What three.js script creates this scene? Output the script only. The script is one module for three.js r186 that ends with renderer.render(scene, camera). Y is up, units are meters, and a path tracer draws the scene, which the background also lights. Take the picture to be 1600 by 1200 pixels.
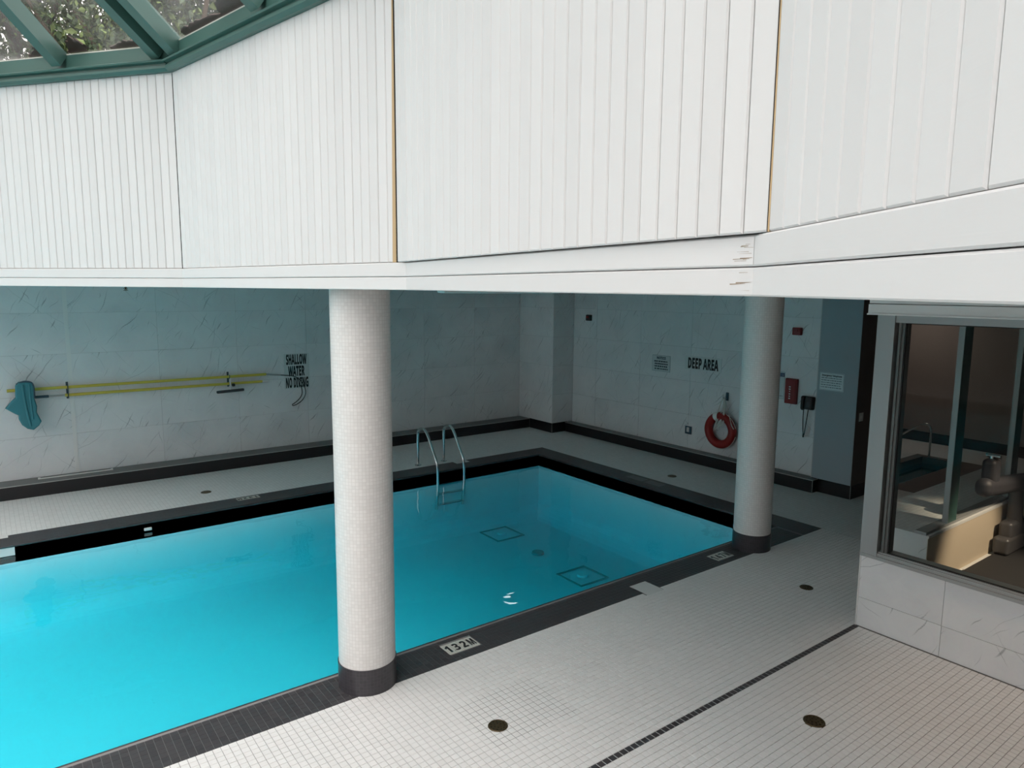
import * as THREE from 'three';
import { mergeGeometries } from 'three/addons/utils/BufferGeometryUtils.js';
import { RoundedBoxGeometry } from 'three/addons/geometries/RoundedBoxGeometry.js';
import { RectAreaLightUniformsLib } from 'three/addons/lights/RectAreaLightUniformsLib.js';

// ---------------------------------------------------------------- camera, sky, light, exposure
const EYE = 3.0;
const scene = new THREE.Scene();
const camera = new THREE.PerspectiveCamera(57.06, 4 / 3, 0.05, 200);
{
  const yaw = 0.643431, pitch = 0.1350907, roll = 0.0076074;
  const fwd = new THREE.Vector3(Math.sin(yaw) * Math.cos(pitch), -Math.sin(pitch), -Math.cos(yaw) * Math.cos(pitch));
  const right = new THREE.Vector3(Math.cos(yaw), 0, Math.sin(yaw));
  const up = new THREE.Vector3().crossVectors(right, fwd);
  const r2 = right.clone().multiplyScalar(Math.cos(roll)).addScaledVector(up, Math.sin(roll));
  const u2 = new THREE.Vector3().crossVectors(r2, fwd);
  camera.quaternion.setFromRotationMatrix(new THREE.Matrix4().makeBasis(r2, u2, fwd.clone().negate()));
  camera.position.set(0, EYE, 0);
  camera.updateMatrixWorld();
}
scene.background = new THREE.Color().setRGB(1.0, 0.95, 0.94);
scene.backgroundIntensity = 2.8;
const sun = new THREE.DirectionalLight(0xfff8f0, 1.6);            // the sun behind an overcast sky: wide and weak
sun.position.set(-14, 23, 5); sun.target.position.set(0, 0, -4);
sun.castShadow = true; sun.shadow.radius = 75; sun.shadow.mapSize.set(2048, 2048);
Object.assign(sun.shadow.camera, { left: -22, right: 22, top: 22, bottom: -22, near: 1, far: 70 });
scene.add(sun, sun.target);
RectAreaLightUniformsLib.init();
const renderer = new THREE.WebGLRenderer({ antialias: true });
renderer.toneMapping = THREE.LinearToneMapping;
renderer.toneMappingExposure = 0.92;
renderer.shadowMap.enabled = true;

// ---------------------------------------------------------------- helpers
let seed = 12345;
const rnd = () => { seed = (seed * 1664525 + 1013904223) >>> 0; return seed / 4294967296; };
const rr = (a, b) => a + (b - a) * rnd();
const used = {};
const numbered = (n) => { const k = used[n] = (used[n] ?? -1) + 1; return k ? n + '_' + String(k).padStart(3, '0') : n; };
function mesh(name, geo, mat, parent = scene) {
  const m = new THREE.Mesh(geo, mat); m.name = parent === scene ? numbered(name) : name;
  m.castShadow = m.receiveShadow = true; parent.add(m); return m;
}
function parts(parent, name, list) {            // list of [geometry, material]; numbers repeats under one parent
  return list.map(([g, mt], i) => mesh(i ? name + '_' + String(i).padStart(3, '0') : name, g, mt, parent));
}
function tag(o, label, category, group) { Object.assign(o.userData, { label, category }); if (group) o.userData.group = group; return o; }
function thing(name, label, category, pos = [0, 0, 0], group) {
  const o = new THREE.Group(); o.name = numbered(name); o.position.set(...pos); scene.add(o); return tag(o, label, category, group);
}
function struct(name, geo, mat) {
  const o = geo ? mesh(name, geo, mat) : new THREE.Group();
  if (!geo) { o.name = numbered(name); scene.add(o); }
  o.userData.kind = 'structure'; return o;
}
// box given by its limits; uv in metres on every face
function bx(x0, x1, y0, y1, z0, z1) {
  const g = new THREE.BoxGeometry(x1 - x0, y1 - y0, z1 - z0); g.translate((x0 + x1) / 2, (y0 + y1) / 2, (z0 + z1) / 2);
  const p = g.attributes.position, n = g.attributes.normal, uv = g.attributes.uv;
  for (let i = 0; i < p.count; i++) {
    if (Math.abs(n.getY(i)) > 0.5) uv.setXY(i, p.getX(i), -p.getZ(i));
    else if (Math.abs(n.getX(i)) > 0.5) uv.setXY(i, -p.getZ(i), p.getY(i));
    else uv.setXY(i, p.getX(i), p.getY(i));
  }
  return g;
}
const rbx = (w, h, d, r, x = 0, y = 0, z = 0) => new RoundedBoxGeometry(w, h, d, 2, r).translate(x, y, z);
const merge = (l) => mergeGeometries(l.map((g) => g.index ? g.toNonIndexed() : g));
const tube = (pts, r, n = 40, m = 10, tension = 0.5) => new THREE.TubeGeometry(new THREE.CatmullRomCurve3(pts.map((p) => new THREE.Vector3(...p)), false, 'catmullrom', tension), n, r, m, false);
function rod(a, b, r, r2 = r, n = 12) {
  const A = new THREE.Vector3(...a), B = new THREE.Vector3(...b), d = B.clone().sub(A);
  const g = new THREE.CylinderGeometry(r2, r, d.length(), n);
  g.applyQuaternion(new THREE.Quaternion().setFromUnitVectors(new THREE.Vector3(0, 1, 0), d.clone().normalize()));
  return g.translate(...A.add(B).multiplyScalar(0.5).toArray());
}
// flat-shaded polygons: list of arrays of 3D points (convex, counter-clockwise from the front); uv from a function
function polys(list, uvOf) {
  const pos = [], uv = [];
  for (const f of list) for (let i = 1; i + 1 < f.length; i++) for (const p of [f[0], f[i], f[i + 1]]) { pos.push(...p); const t = uvOf ? uvOf(p) : [0, 0]; uv.push(...t); }
  const g = new THREE.BufferGeometry();
  g.setAttribute('position', new THREE.Float32BufferAttribute(pos, 3));
  g.setAttribute('uv', new THREE.Float32BufferAttribute(uv, 2));
  g.computeVertexNormals(); return g;
}
// a tile or board in the x-y plane, front at z = 0, thickness t behind it, front edges chamfered by c; uv in metres from (u0, v0)
function tileGeo(w, h, t, c, u0 = 0, v0 = 0) {
  const B = [[0, 0, -t], [w, 0, -t], [w, h, -t], [0, h, -t]], S = [[0, 0, -c], [w, 0, -c], [w, h, -c], [0, h, -c]], F = [[c, c, 0], [w - c, c, 0], [w - c, h - c, 0], [c, h - c, 0]];
  const l = [F];
  for (let i = 0; i < 4; i++) { const j = (i + 1) % 4; l.push([B[i], B[j], S[j], S[i]], [S[i], S[j], F[j], F[i]]); }
  return polys(l, (p) => [u0 + p[0], v0 + p[1]]);
}
const flat = (g) => g.rotateX(-Math.PI / 2);     // from the x-y plane onto the floor (y up), h runs to -z

// ---------------------------------------------------------------- textures
function canvasTex(w, h, draw, rx = 1, ry = 1, color = true) {
  const c = document.createElement('canvas'); c.width = w; c.height = h; draw(c.getContext('2d'), w, h);
  const t = new THREE.CanvasTexture(c); t.wrapS = t.wrapT = THREE.RepeatWrapping; t.repeat.set(rx, ry); t.magFilter = THREE.LinearFilter;
  if (color) t.colorSpace = THREE.SRGBColorSpace; return t;
}
const grey = (v) => `rgb(${v | 0},${v | 0},${v | 0})`;
function mosaic(nx, ny, px, joint, base, spread, groutCss) {
  return (c, w, h) => {
    c.fillStyle = groutCss; c.fillRect(0, 0, w, h);
    for (let i = 0; i < nx; i++) for (let j = 0; j < ny; j++) {
      const d = (rnd() - 0.5) * spread; c.fillStyle = `rgb(${base.map((b) => (b + d) | 0).join(',')})`;
      c.fillRect(i * px + joint / 2, j * px + joint / 2, px - joint, px - joint);
    }
  };
}
const PITCH = 0.0508;
const deckMap = canvasTex(512, 512, mosaic(16, 16, 32, 1.6, [222, 223, 222], 8, 'rgb(178,180,178)'), 1 / (16 * PITCH), 1 / (16 * PITCH));
const darkMap = canvasTex(512, 512, mosaic(16, 16, 32, 1.6, [50, 49, 53], 8, 'rgb(66,66,70)'), 1 / (16 * PITCH), 1 / (16 * PITCH));
const shaftMap = canvasTex(53 * 16, 640, mosaic(53, 40, 16, 1.6, [220, 219, 217], 9, 'rgb(205,203,200)'), 1, 1);
const shaftDark = canvasTex(53 * 16, 640, mosaic(53, 40, 16, 1.4, [54, 52, 57], 10, 'rgb(70,68,72)'), 1, 1);
const marbleMap = canvasTex(2048, 1024, (c, w, h) => {   // 4.8 m by 2.4 m of white marble with grey veins
  c.fillStyle = 'rgb(224,227,228)'; c.fillRect(0, 0, w, h);
  for (let i = 0; i < 260; i++) {                           // soft clouds
    const x = rnd() * w, y = rnd() * h, r = rr(30, 170), g = c.createRadialGradient(x, y, 0, x, y, r), a = rr(0.02, 0.07);
    g.addColorStop(0, `rgba(150,156,160,${a})`); g.addColorStop(1, 'rgba(150,156,160,0)'); c.fillStyle = g; c.fillRect(x - r, y - r, 2 * r, 2 * r);
  }
  const vein = (x, y, len, ang, width, alpha) => {
    const n = 14; let a = ang;
    for (let k = 0; k < n; k++) {
      a += rr(-0.35, 0.35) * 0.6; const nx = x + Math.cos(a) * len / n, ny = y + Math.sin(a) * len / n;
      c.strokeStyle = `rgba(104,110,114,${alpha * Math.sin(Math.PI * (k + 0.7) / (n + 0.6))})`; c.lineWidth = width * (0.35 + Math.sin(Math.PI * (k + 0.5) / n)); c.lineCap = 'round';
      c.beginPath(); c.moveTo(x, y); c.lineTo(nx, ny); c.stroke(); x = nx; y = ny; a = a * 0.8 + ang * 0.2;
    }
  };
  for (let i = 0; i < 210; i++) vein(rnd() * w, rnd() * h, rr(30, 150), rr(0, 1) < 0.8 ? rr(-1.35, -0.6) : rr(0.5, 1.3), rr(0.8, 2.4), rr(0.12, 0.36));
  for (let i = 0; i < 46; i++) vein(rnd() * w, rnd() * h, rr(70, 200), rr(-1.2, -0.7), rr(3, 5.5), rr(0.12, 0.36));
  for (let i = 0; i < 34; i++) vein(rnd() * w, rnd() * h, rr(250, 600), rr(0, 1) < 0.7 ? rr(-1.2, -0.5) : rr(0.4, 1), rr(1, 2), rr(0.12, 0.3));
}, 1 / 4.8, 1 / 2.4);
const noiseMap = (n, f, lo, hi) => {                        // value noise, tiling
  const d = new Uint8Array(n * n * 4), grids = [1, 2, 4, 8].map((k) => { const m = f * k, g = new Float32Array(m * m).map(() => rnd()); return [m, g, 1 / k]; });
  for (let y = 0; y < n; y++) for (let x = 0; x < n; x++) {
    let s = 0, a = 0;
    for (const [m, g, wgt] of grids) {
      const u = x / n * m, v = y / n * m, i = u | 0, j = v | 0, p = u - i, q = v - j, sx = p * p * (3 - 2 * p), sy = q * q * (3 - 2 * q), at = (i, j) => g[(j % m) * m + (i % m)];
      s += wgt * ((at(i, j) * (1 - sx) + at(i + 1, j) * sx) * (1 - sy) + (at(i, j + 1) * (1 - sx) + at(i + 1, j + 1) * sx) * sy); a += wgt;
    }
    const v = 255 * (lo + (hi - lo) * Math.min(1, Math.max(0, (s / a - 0.5) * 1.8 + 0.5))); d.set([v, v, v, 255], (y * n + x) * 4);
  }
  const t = new THREE.DataTexture(d, n, n); t.wrapS = t.wrapT = THREE.RepeatWrapping; t.magFilter = t.minFilter = THREE.LinearFilter; t.needsUpdate = true; return t;
};
const smear = noiseMap(256, 4, 0.08, 0.85); smear.repeat.set(0.45, 0.45);
const ripple = noiseMap(256, 5, 0, 1); ripple.repeat.set(0.35, 0.35);
const grain = canvasTex(256, 256, (c, w, h) => {            // faint paint-filled wood grain, running along u
  c.fillStyle = 'rgb(128,128,128)'; c.fillRect(0, 0, w, h);
  for (let i = 0; i < 500; i++) { const y = rnd() * h, x = rnd() * w; c.strokeStyle = `rgba(${rnd() < 0.5 ? '40,40,40' : '215,215,215'},${rr(0.05, 0.3)})`; c.lineWidth = rr(0.5, 1.6); c.beginPath(); c.moveTo(x, y); c.lineTo(x + rr(20, 120), y + rr(-1, 1)); c.stroke(); }
}, 2, 2, false);

// ---------------------------------------------------------------- materials
const std = (o) => new THREE.MeshStandardMaterial({ roughness: 0.6, ...o });
const lin = (r, g, b) => new THREE.Color().setRGB(r, g, b);
const M = {
  deck: std({ map: deckMap, roughness: 0.45 }),
  tileA: std({ color: lin(0.785, 0.785, 0.78), roughness: 0.38 }), tileB: std({ color: lin(0.772, 0.773, 0.768), roughness: 0.4 }), tileC: std({ color: lin(0.795, 0.796, 0.792), roughness: 0.36 }),
  grout: std({ color: lin(0.22, 0.22, 0.215), roughness: 0.9 }), groutDark: std({ color: lin(0.06, 0.06, 0.055), roughness: 0.9 }),
  dark: std({ map: darkMap, roughness: 0.4 }), darkA: std({ color: lin(0.052, 0.049, 0.053), roughness: 0.4 }), darkB: std({ color: lin(0.044, 0.042, 0.046), roughness: 0.42 }), darkC: std({ color: lin(0.058, 0.054, 0.058), roughness: 0.38 }),
  groutCoping: std({ color: lin(0.24, 0.235, 0.235), roughness: 0.9 }), band: std({ color: lin(0.012, 0.016, 0.024), roughness: 0.3 }),
  curbFront: std({ color: lin(0.012, 0.011, 0.013), roughness: 0.3 }), curbTop: std({ color: lin(0.11, 0.12, 0.12), roughness: 0.4 }), strip: std({ color: lin(0.42, 0.42, 0.41), metalness: 0.6, roughness: 0.4 }),
  marble: std({ map: marbleMap, roughness: 0.22 }), joint: std({ color: lin(0.5, 0.51, 0.51), roughness: 0.9 }),
  paintWall: std({ color: lin(0.34, 0.4, 0.44), roughness: 0.7 }), brown: std({ color: lin(0.13, 0.112, 0.104), roughness: 0.6 }),
  boardA: std({ color: lin(0.68, 0.682, 0.68), bumpMap: grain, bumpScale: 0.0006, roughness: 0.5 }), boardB: std({ color: lin(0.665, 0.667, 0.665), bumpMap: grain, bumpScale: 0.0006, roughness: 0.52 }), boardC: std({ color: lin(0.692, 0.694, 0.692), bumpMap: grain, bumpScale: 0.0006, roughness: 0.48 }),
  backing: std({ color: lin(0.16, 0.14, 0.12), roughness: 0.9 }), rawWood: std({ color: lin(0.5, 0.36, 0.2), bumpMap: grain, bumpScale: 0.002, roughness: 0.8 }), gap: std({ color: lin(0.02, 0.018, 0.015), roughness: 1 }),
  green: std({ color: lin(0.05, 0.125, 0.107), roughness: 0.38 }), gasket: std({ color: lin(0.55, 0.55, 0.5), roughness: 0.6 }), spaBlack: std({ color: lin(0.014, 0.012, 0.012), roughness: 0.85 }), rubber: std({ color: lin(0.012, 0.012, 0.012), roughness: 0.7 }),
  skyGlass: new THREE.MeshPhysicalMaterial({ color: lin(0.92, 0.915, 0.91), transmission: 1, thickness: 0, roughness: 0.64, roughnessMap: smear, ior: 1.5 }),
  skyGlassClear: new THREE.MeshPhysicalMaterial({ color: lin(0.9, 0.895, 0.89), transmission: 1, thickness: 0, roughness: 0.3, roughnessMap: smear, ior: 1.5 }),
  glass: new THREE.MeshPhysicalMaterial({ color: lin(0.86, 0.9, 0.88), transmission: 1, thickness: 0, roughness: 0.02, ior: 1.5, specularIntensity: 0.16 }),
  water: new THREE.MeshPhysicalMaterial({ color: lin(1, 1, 1), transmission: 1, thickness: 1, attenuationColor: lin(0.36, 0.935, 0.975), attenuationDistance: 1, roughness: 0, ior: 1.0 }),
  waterTop: new THREE.MeshPhysicalMaterial({ color: lin(0.97, 0.99, 1), transmission: 1, thickness: 0, roughness: 0.01, ior: 1.33, bumpMap: ripple, bumpScale: 0.005 }),
  pool: std({ color: lin(0.72, 0.87, 0.93), roughness: 0.8 }), poolMark: std({ color: lin(0.2, 0.36, 0.38), roughness: 0.7 }),
  ceil: std({ color: lin(0.6, 0.6, 0.59), roughness: 0.8 }), white: std({ color: lin(0.72, 0.73, 0.72), roughness: 0.45 }), plate: std({ color: lin(0.66, 0.67, 0.66), roughness: 0.4 }),
  frame: std({ color: lin(0.33, 0.345, 0.345), metalness: 0.35, roughness: 0.45 }), headerPaint: std({ color: lin(0.76, 0.77, 0.76), roughness: 0.5 }), frameDark: std({ color: lin(0.12, 0.125, 0.12), metalness: 0.3, roughness: 0.5 }),
  steel: new THREE.MeshStandardMaterial({ color: lin(0.62, 0.65, 0.65), metalness: 1, roughness: 0.22 }), brass: std({ color: lin(0.1, 0.075, 0.04), metalness: 0.7, roughness: 0.45 }),
  yellow: std({ color: lin(0.6, 0.5, 0.07), roughness: 0.45 }), net: std({ color: lin(0.05, 0.22, 0.26), roughness: 0.8, side: THREE.DoubleSide }), navy: std({ color: lin(0.02, 0.06, 0.09), roughness: 0.5 }),
  red: std({ color: lin(0.25, 0.01, 0.008), roughness: 0.5 }), redDark: std({ color: lin(0.2, 0.012, 0.014), roughness: 0.5 }), black: std({ color: lin(0.012, 0.013, 0.014), roughness: 0.45 }), rope: std({ color: lin(0.6, 0.6, 0.56), roughness: 0.9 }),
  cream: std({ color: lin(0.62, 0.53, 0.4), roughness: 0.6 }), warmWall: std({ color: lin(0.3, 0.26, 0.24), roughness: 0.8 }), mat: std({ color: lin(0.022, 0.022, 0.023), roughness: 0.8 }), vinyl: std({ color: lin(0.035, 0.035, 0.04), roughness: 0.55 }), machine: std({ color: lin(0.09, 0.088, 0.09), metalness: 0.2, roughness: 0.4 }),
  spaWater: new THREE.MeshPhysicalMaterial({ color: lin(0.7, 0.9, 0.92), transmission: 1, thickness: 0, roughness: 0.03, ior: 1.33 }), spa: std({ color: lin(0.32, 0.38, 0.4), roughness: 0.5 }),
  bark: std({ color: lin(0.09, 0.065, 0.045), roughness: 0.95 }), ground: std({ color: lin(0.08, 0.11, 0.04), roughness: 1 }), bareGrey: std({ color: lin(0.36, 0.29, 0.22), roughness: 0.9 }), litter: std({ color: lin(0.06, 0.035, 0.03), roughness: 1 }),
};
const TILES = [M.tileA, M.tileB, M.tileC], DARKS = [M.darkA, M.darkB, M.darkC], BOARDS = [M.boardA, M.boardB, M.boardC];
const glow = (r, g, b, k) => new THREE.MeshStandardMaterial({ color: 0x222222, emissive: lin(r, g, b), emissiveIntensity: k, roughness: 0.5 });

// how many pixels a small thing of size s at a point measures in the 1600 x 1200 picture; 0 when out of the frame
const vp = new THREE.Matrix4().multiplyMatrices(camera.projectionMatrix, camera.matrixWorldInverse);
function pixels(x, y, z, s) {
  const v = new THREE.Vector3(x, y, z), d = v.distanceTo(camera.position); v.applyMatrix4(vp);
  return Math.abs(v.x) > 1 || Math.abs(v.y) > 1 || v.z > 1 ? 0 : s * 1104 / d;
}
// tiles laid on a horizontal face: the 300 largest in view as meshes, the rest as one instanced part
function layTiles(parent, spots, geo, mats, name, most = 300) {
  const order = spots.map((p, i) => [pixels(p[0], p[1], p[2], 1), i]).sort((a, b) => b[0] - a[0]);
  const single = new Set(order.slice(0, most).filter((o) => o[0] > 0).map((o) => o[1]));
  let k = 0; const rest = [];
  spots.forEach((p, i) => {
    if (!single.has(i)) return rest.push(p);
    const m = mesh(k ? name + '_' + String(k).padStart(3, '0') : name, geo, mats[(i * 7 + (i >> 3) * 5) % mats.length], parent); k++;
    m.position.set(...p);
  });
  if (!rest.length) return;
  const im = new THREE.InstancedMesh(geo, mats[0], rest.length), mt = new THREE.Matrix4();
  rest.forEach((p, i) => { im.setMatrixAt(i, mt.makeTranslation(...p)); const v = 0.98 + 0.04 * rnd(); im.setColorAt(i, lin(v, v, v)); });
  im.name = 'tile_field'; im.userData.kind = 'stuff'; im.castShadow = im.receiveShadow = true; parent.add(im);
}

// ---------------------------------------------------------------- plan
const ZL = -12.25, XB = 9.95;                    // long wall behind the pool, wall behind its deep end
const POOL = { x0: -9, x1: 7.97, z0: -9.79, z1: -4.95, water: -0.135, floor: -1.1 };
const COP = { x0: -9.39, x1: 8.36, z0: -10.18, z1: -4.556 };
const SPA = { x0: 11.15, x1: 13.6, z0: -5.6, z1: -4.98 };
const ROOM = { x0: -15.2, x1: 15, z0: ZL, z1: 4.4, top: 3.0 };
// ring of the glazed hall: front line of the trim boards, from the near right round to the left
const RING = [[0.119, 1.13], [1.648, -1.135], [2.013, -3.726], [1.423, -6.673], [-0.297, -8.891], [-2.9, -11.35], [-8.6, -12.0], [-13.4, -9.6], [-14.4, -4.4], [-13.4, 0.9], [-9, 3.7], [-2.9, 3.5]];
const SILL = 4.768, TRIM0 = 2.983, TRIM1 = 3.1445, MID = 3.062, CENTRE = [-6, -4.2], SLOPE = Math.tan(35 * Math.PI / 180);

// ---------------------------------------------------------------- floor
{
  const G = { x0: 8.36 - 157 * PITCH, x1: 8.36, z0: COP.z1, z1: -0.85 }, T = 0.22;
  const slab = (x0, x1, z0, z1) => bx(x0, x1, -T, 0, z0, z1);
  const floor = struct('floor', merge([
    slab(ROOM.x0, ROOM.x1, ROOM.z0 - 0.2, COP.z0), slab(ROOM.x0, COP.x0, COP.z0, COP.z1), slab(ROOM.x0, G.x0, COP.z1, ROOM.z1), slab(G.x0, ROOM.x1, G.z1, ROOM.z1),
    slab(COP.x1, SPA.x0 - 0.15, COP.z0, G.z1), slab(SPA.x1 + 0.15, ROOM.x1, COP.z0, G.z1), slab(SPA.x0 - 0.15, SPA.x1 + 0.15, COP.z0, SPA.z0 - 0.15), slab(SPA.x0 - 0.15, SPA.x1 + 0.15, SPA.z1 + 0.4, G.z1),
  ]), M.deck);
  mesh('grout_bed', bx(G.x0, G.x1, -T, -0.0035, G.z0, G.z1), M.grout, floor);
  mesh('grout_patch', bx(2.5, 3.22, -0.01, -0.002, -4.04, -3.46), M.groutDark, floor);
  mesh('grout_strip', bx(G.x0, 6.14, -0.01, -0.0015, G.z0 + 31 * PITCH, G.z0 + 32 * PITCH), M.joint, floor);
  const spots = [], stripe = [], geo = flat(tileGeo(PITCH - 0.0032, PITCH - 0.0032, 0.012, 0.0012));
  const drains = [[6.522, -3.674, 0.06], [4.472, -2.396, 0.08], [2.649, -3.665, 0.07]];
  for (let j = 0; j * PITCH + G.z0 < G.z1 - PITCH; j++) for (let i = 0; i < 157; i++) {
    const x = G.x0 + i * PITCH, z = G.z0 + (j + 1) * PITCH, cx = x + PITCH / 2, cz = z - PITCH / 2;
    if (cx > 6.14 && cz > -2.93) continue;                                                  // the gym has its own floor
    if (drains.some(([dx, dz, r]) => Math.hypot(cx - dx, cz - dz) < r - 0.03)) continue;
    if (Math.hypot(cx - 2.1725, cz + 4.7154) < 0.18 || Math.hypot(cx - 7.065, cz + 4.6993) < 0.18) continue;
    if (cx > 5.06 && cx < 5.32 && cz < -4.48) continue;
    (j === 31 && cx < 6.16 ? stripe : spots).push([x + 0.0016, rr(-0.0004, 0.0003), z - 0.0016]);
  }
  layTiles(floor, spots, geo, TILES, 'tile');
  stripe.forEach((p, k) => { const m = mesh('black_tile' + (k ? '_' + String(k).padStart(3, '0') : ''), geo, DARKS[k % 3], floor); m.position.set(...p); m.scale.setScalar(0.94); m.position.y += 0.0004; });
  mesh('rubber_mat', bx(6.3, 10.6, 0, 0.02, -2.9, 1.5), M.mat, floor);
}

// ---------------------------------------------------------------- the pool
{
  const pool = thing('swimming_pool', 'rectangular swimming pool of clear cyan water with a dark tiled edge', 'pool');
  const { x0, x1, z0, z1, water, floor: f } = POOL, t = 0.18, wl = -0.16;
  const bed = (x) => -1.1 - (x - 6.5) * 0.033 * (x > 0 ? 1 : 0.6);                     // the bottom slopes down to the deep end
  const xs = [x0, 0, x1], R = 0.3, cove = Array.from({ length: 7 }, (_, k) => [R * (1 - Math.cos(k / 6 * Math.PI / 2)), R * (1 - Math.sin(k / 6 * Math.PI / 2))]);   // [in from the wall, above the bottom]
  const inner = [...cove.map(([a, h]) => [z0 + a, h]), ...[...cove].reverse().map(([a, h]) => [z1 - a, h])], bl = [];
  const ring = (x) => [[z0, wl - bed(x)], ...inner, [z1, wl - bed(x)]].map(([z, h]) => [x, bed(x) + h, z]);
  for (let k = 0; k < 2; k++) { const A = ring(xs[k]), B = ring(xs[k + 1]); for (let m = 0; m + 1 < A.length; m++) bl.push([A[m], A[m + 1], B[m + 1]], [A[m], B[m + 1], B[m]]); }
  bl.push(ring(x0), ring(x1).reverse());
  const cb = Array.from({ length: 6 }, (_, k) => [cove[k], cove[k + 1]]);
  for (const [p, q] of cb) bl.push([[x1 - p[0], bed(x1) + p[1], z0], [x1 - q[0], bed(x1) + q[1], z0], [x1 - q[0], bed(x1) + q[1], z1], [x1 - p[0], bed(x1) + p[1], z1]]);
  mesh('basin', polys(bl), M.pool, pool);
  mesh('waterline_band', merge([bx(x0 - t, x0, wl, -0.03, z0 - t, z1 + t), bx(x1, x1 + t, wl, -0.03, z0 - t, z1 + t), bx(x0, x1, wl, -0.03, z0 - t, z0), bx(x0, x1, wl, -0.03, z1, z1 + t)]), M.band, pool);
  mesh('water', bx(x0 - 0.03, x1 + 0.03, -1.6, water - 0.004, z0 - 0.03, z1 + 0.03), M.water, pool).castShadow = false;
  const wg = new THREE.PlaneGeometry(x1 - x0, z1 - z0).rotateX(-Math.PI / 2).translate((x0 + x1) / 2, water, (z0 + z1) / 2), wp = wg.attributes.position;
  for (let i = 0; i < wp.count; i++) wg.attributes.uv.setXY(i, wp.getX(i), wp.getZ(i));
  mesh('water_surface', wg, M.waterTop, pool).castShadow = false;
  // coping: three sides as laid fields, the near side tile by tile
  const nose = (a, b, along) => { const g = new THREE.CapsuleGeometry(0.017, Math.abs(b - a), 4, 10); along === 'x' ? g.rotateZ(Math.PI / 2) : g.rotateX(Math.PI / 2); return g; };
  const cop = mesh('coping', merge([bx(COP.x0, COP.x1, -0.22, 0, COP.z0, z0), bx(x1, COP.x1, -0.22, 0, z0, COP.z1), bx(COP.x0, x0, -0.22, 0, z0, COP.z1)]), M.dark, pool);
  cop.userData.label = 'dark mosaic coping on the far and deep sides';
  mesh('coping_nose', merge([nose(x0, x1, 'x').translate((x0 + x1) / 2, -0.017, z0), nose(x0, x1, 'x').translate((x0 + x1) / 2, -0.017, z1), nose(z0, z1, 'z').translate(x1, -0.017, (z0 + z1) / 2)]), M.darkB, pool);
  const near = mesh('coping_001', bx(x0, x1, -0.22, -0.003, z1, COP.z1), M.groutCoping, pool);
  const spots = [], geo = flat(tileGeo(PITCH - 0.0024, PITCH - 0.0024, 0.01, 0.0011));
  for (let j = 0; j < 7; j++) for (let i = 0; i * PITCH - 0.157 < x1 - PITCH; i++) {
    const x = -0.157 + i * PITCH, z = COP.z1 - j * PITCH, cx = x + PITCH / 2, cz = z - PITCH / 2;
    if ((cx > 2.885 && cx < 3.185 && cz < -4.67 && cz > -4.836) || (cx > 6.38 && cx < 6.67 && cz < -4.645 && cz > -4.81) || (cx > 5.075 && cx < 5.3 && cz > -4.745)) continue;
    spots.push([x + 0.0012, rr(-0.0004, 0.0003), z - 0.0012]);
  }
  layTiles(near, spots, geo, DARKS, 'tile');
  // depth markers
  const marker = (txt, tone, dim = 1) => std({ roughness: 0.4, map: canvasTex(512, 272, (c, w, h) => {
    c.fillStyle = `rgb(${tone},${tone},${tone - 8})`; c.fillRect(0, 0, w, h); c.strokeStyle = 'rgba(90,90,90,0.5)'; c.lineWidth = 3;
    for (const u of [128, 256, 384]) { c.beginPath(); c.moveTo(u, 0); c.lineTo(u, h); c.stroke(); }
    c.fillStyle = '#101012'; c.font = 'bold 240px sans-serif'; c.lineWidth = 11; c.textAlign = 'center'; c.textBaseline = 'middle';
    [...txt].forEach((ch, i) => { c.save(); c.translate(66 + i * 127, h / 2 + 4); c.scale(ch === 'M' ? 0.52 : 0.7, 1); c.fillText(ch, 0, 0); c.strokeStyle = '#101012'; c.strokeText(ch, 0, 0); c.restore(); });
    c.beginPath(); c.arc(128, h - 52, 8, 0, 7); c.fill();
  }) });
  const plateGeo = (w, d) => { const g = tileGeo(w, d, 0.012, 0.001).translate(-w / 2, -d / 2, 0), uv = g.attributes.uv; for (let i = 0; i < uv.count; i++) uv.setXY(i, uv.getX(i) / w, uv.getY(i) / d); return flat(g); };
  const m1 = mesh('depth_marker', plateGeo(0.3, 0.165), marker('132M', 205), pool); m1.position.set(3.035, 0.0008, -4.753); m1.userData.label = 'white marker tiles reading 1.32M';
  const m2 = mesh('depth_marker_001', plateGeo(0.29, 0.165), marker('147M', 205), pool); m2.position.set(6.525, 0.0008, -4.727); m2.userData.label = 'white marker tiles reading 1.47M';
  const m3 = mesh('depth_marker_002', plateGeo(0.31, 0.13), marker('132M', 190), pool); m3.position.set(2.86, 0.0012, -10.075); m3.rotation.y = Math.PI;
  parts(pool, 'coping_inset', [[bx(5.075, 5.3, -0.012, 0.001, -4.745, -4.49), M.plate], [bx(-0.16, 0.06, -0.012, 0.001, -10.226, -10.09), M.plate], [bx(6.36, 6.62, -0.012, 0.001, -10.185, -10.035), M.plate], [bx(8.13, 8.29, -0.012, 0.001, -7.76, -7.42), M.curbTop], [bx(8.13, 8.29, -0.012, 0.001, -7.38, -7.06), M.curbTop]]).forEach((o) => { o.userData.label = 'pale tile let into the dark coping'; });
  mesh('wall_inset', bx(-0.16, 0.11, -0.13, -0.03, z0 - 0.01, z0 + 0.008), M.plate, pool);
  mesh('skimmer_fitting', rbx(0.09, 0.035, 0.03, 0.006, 1.51, -0.1, z0 + 0.012), M.white, pool);
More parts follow.
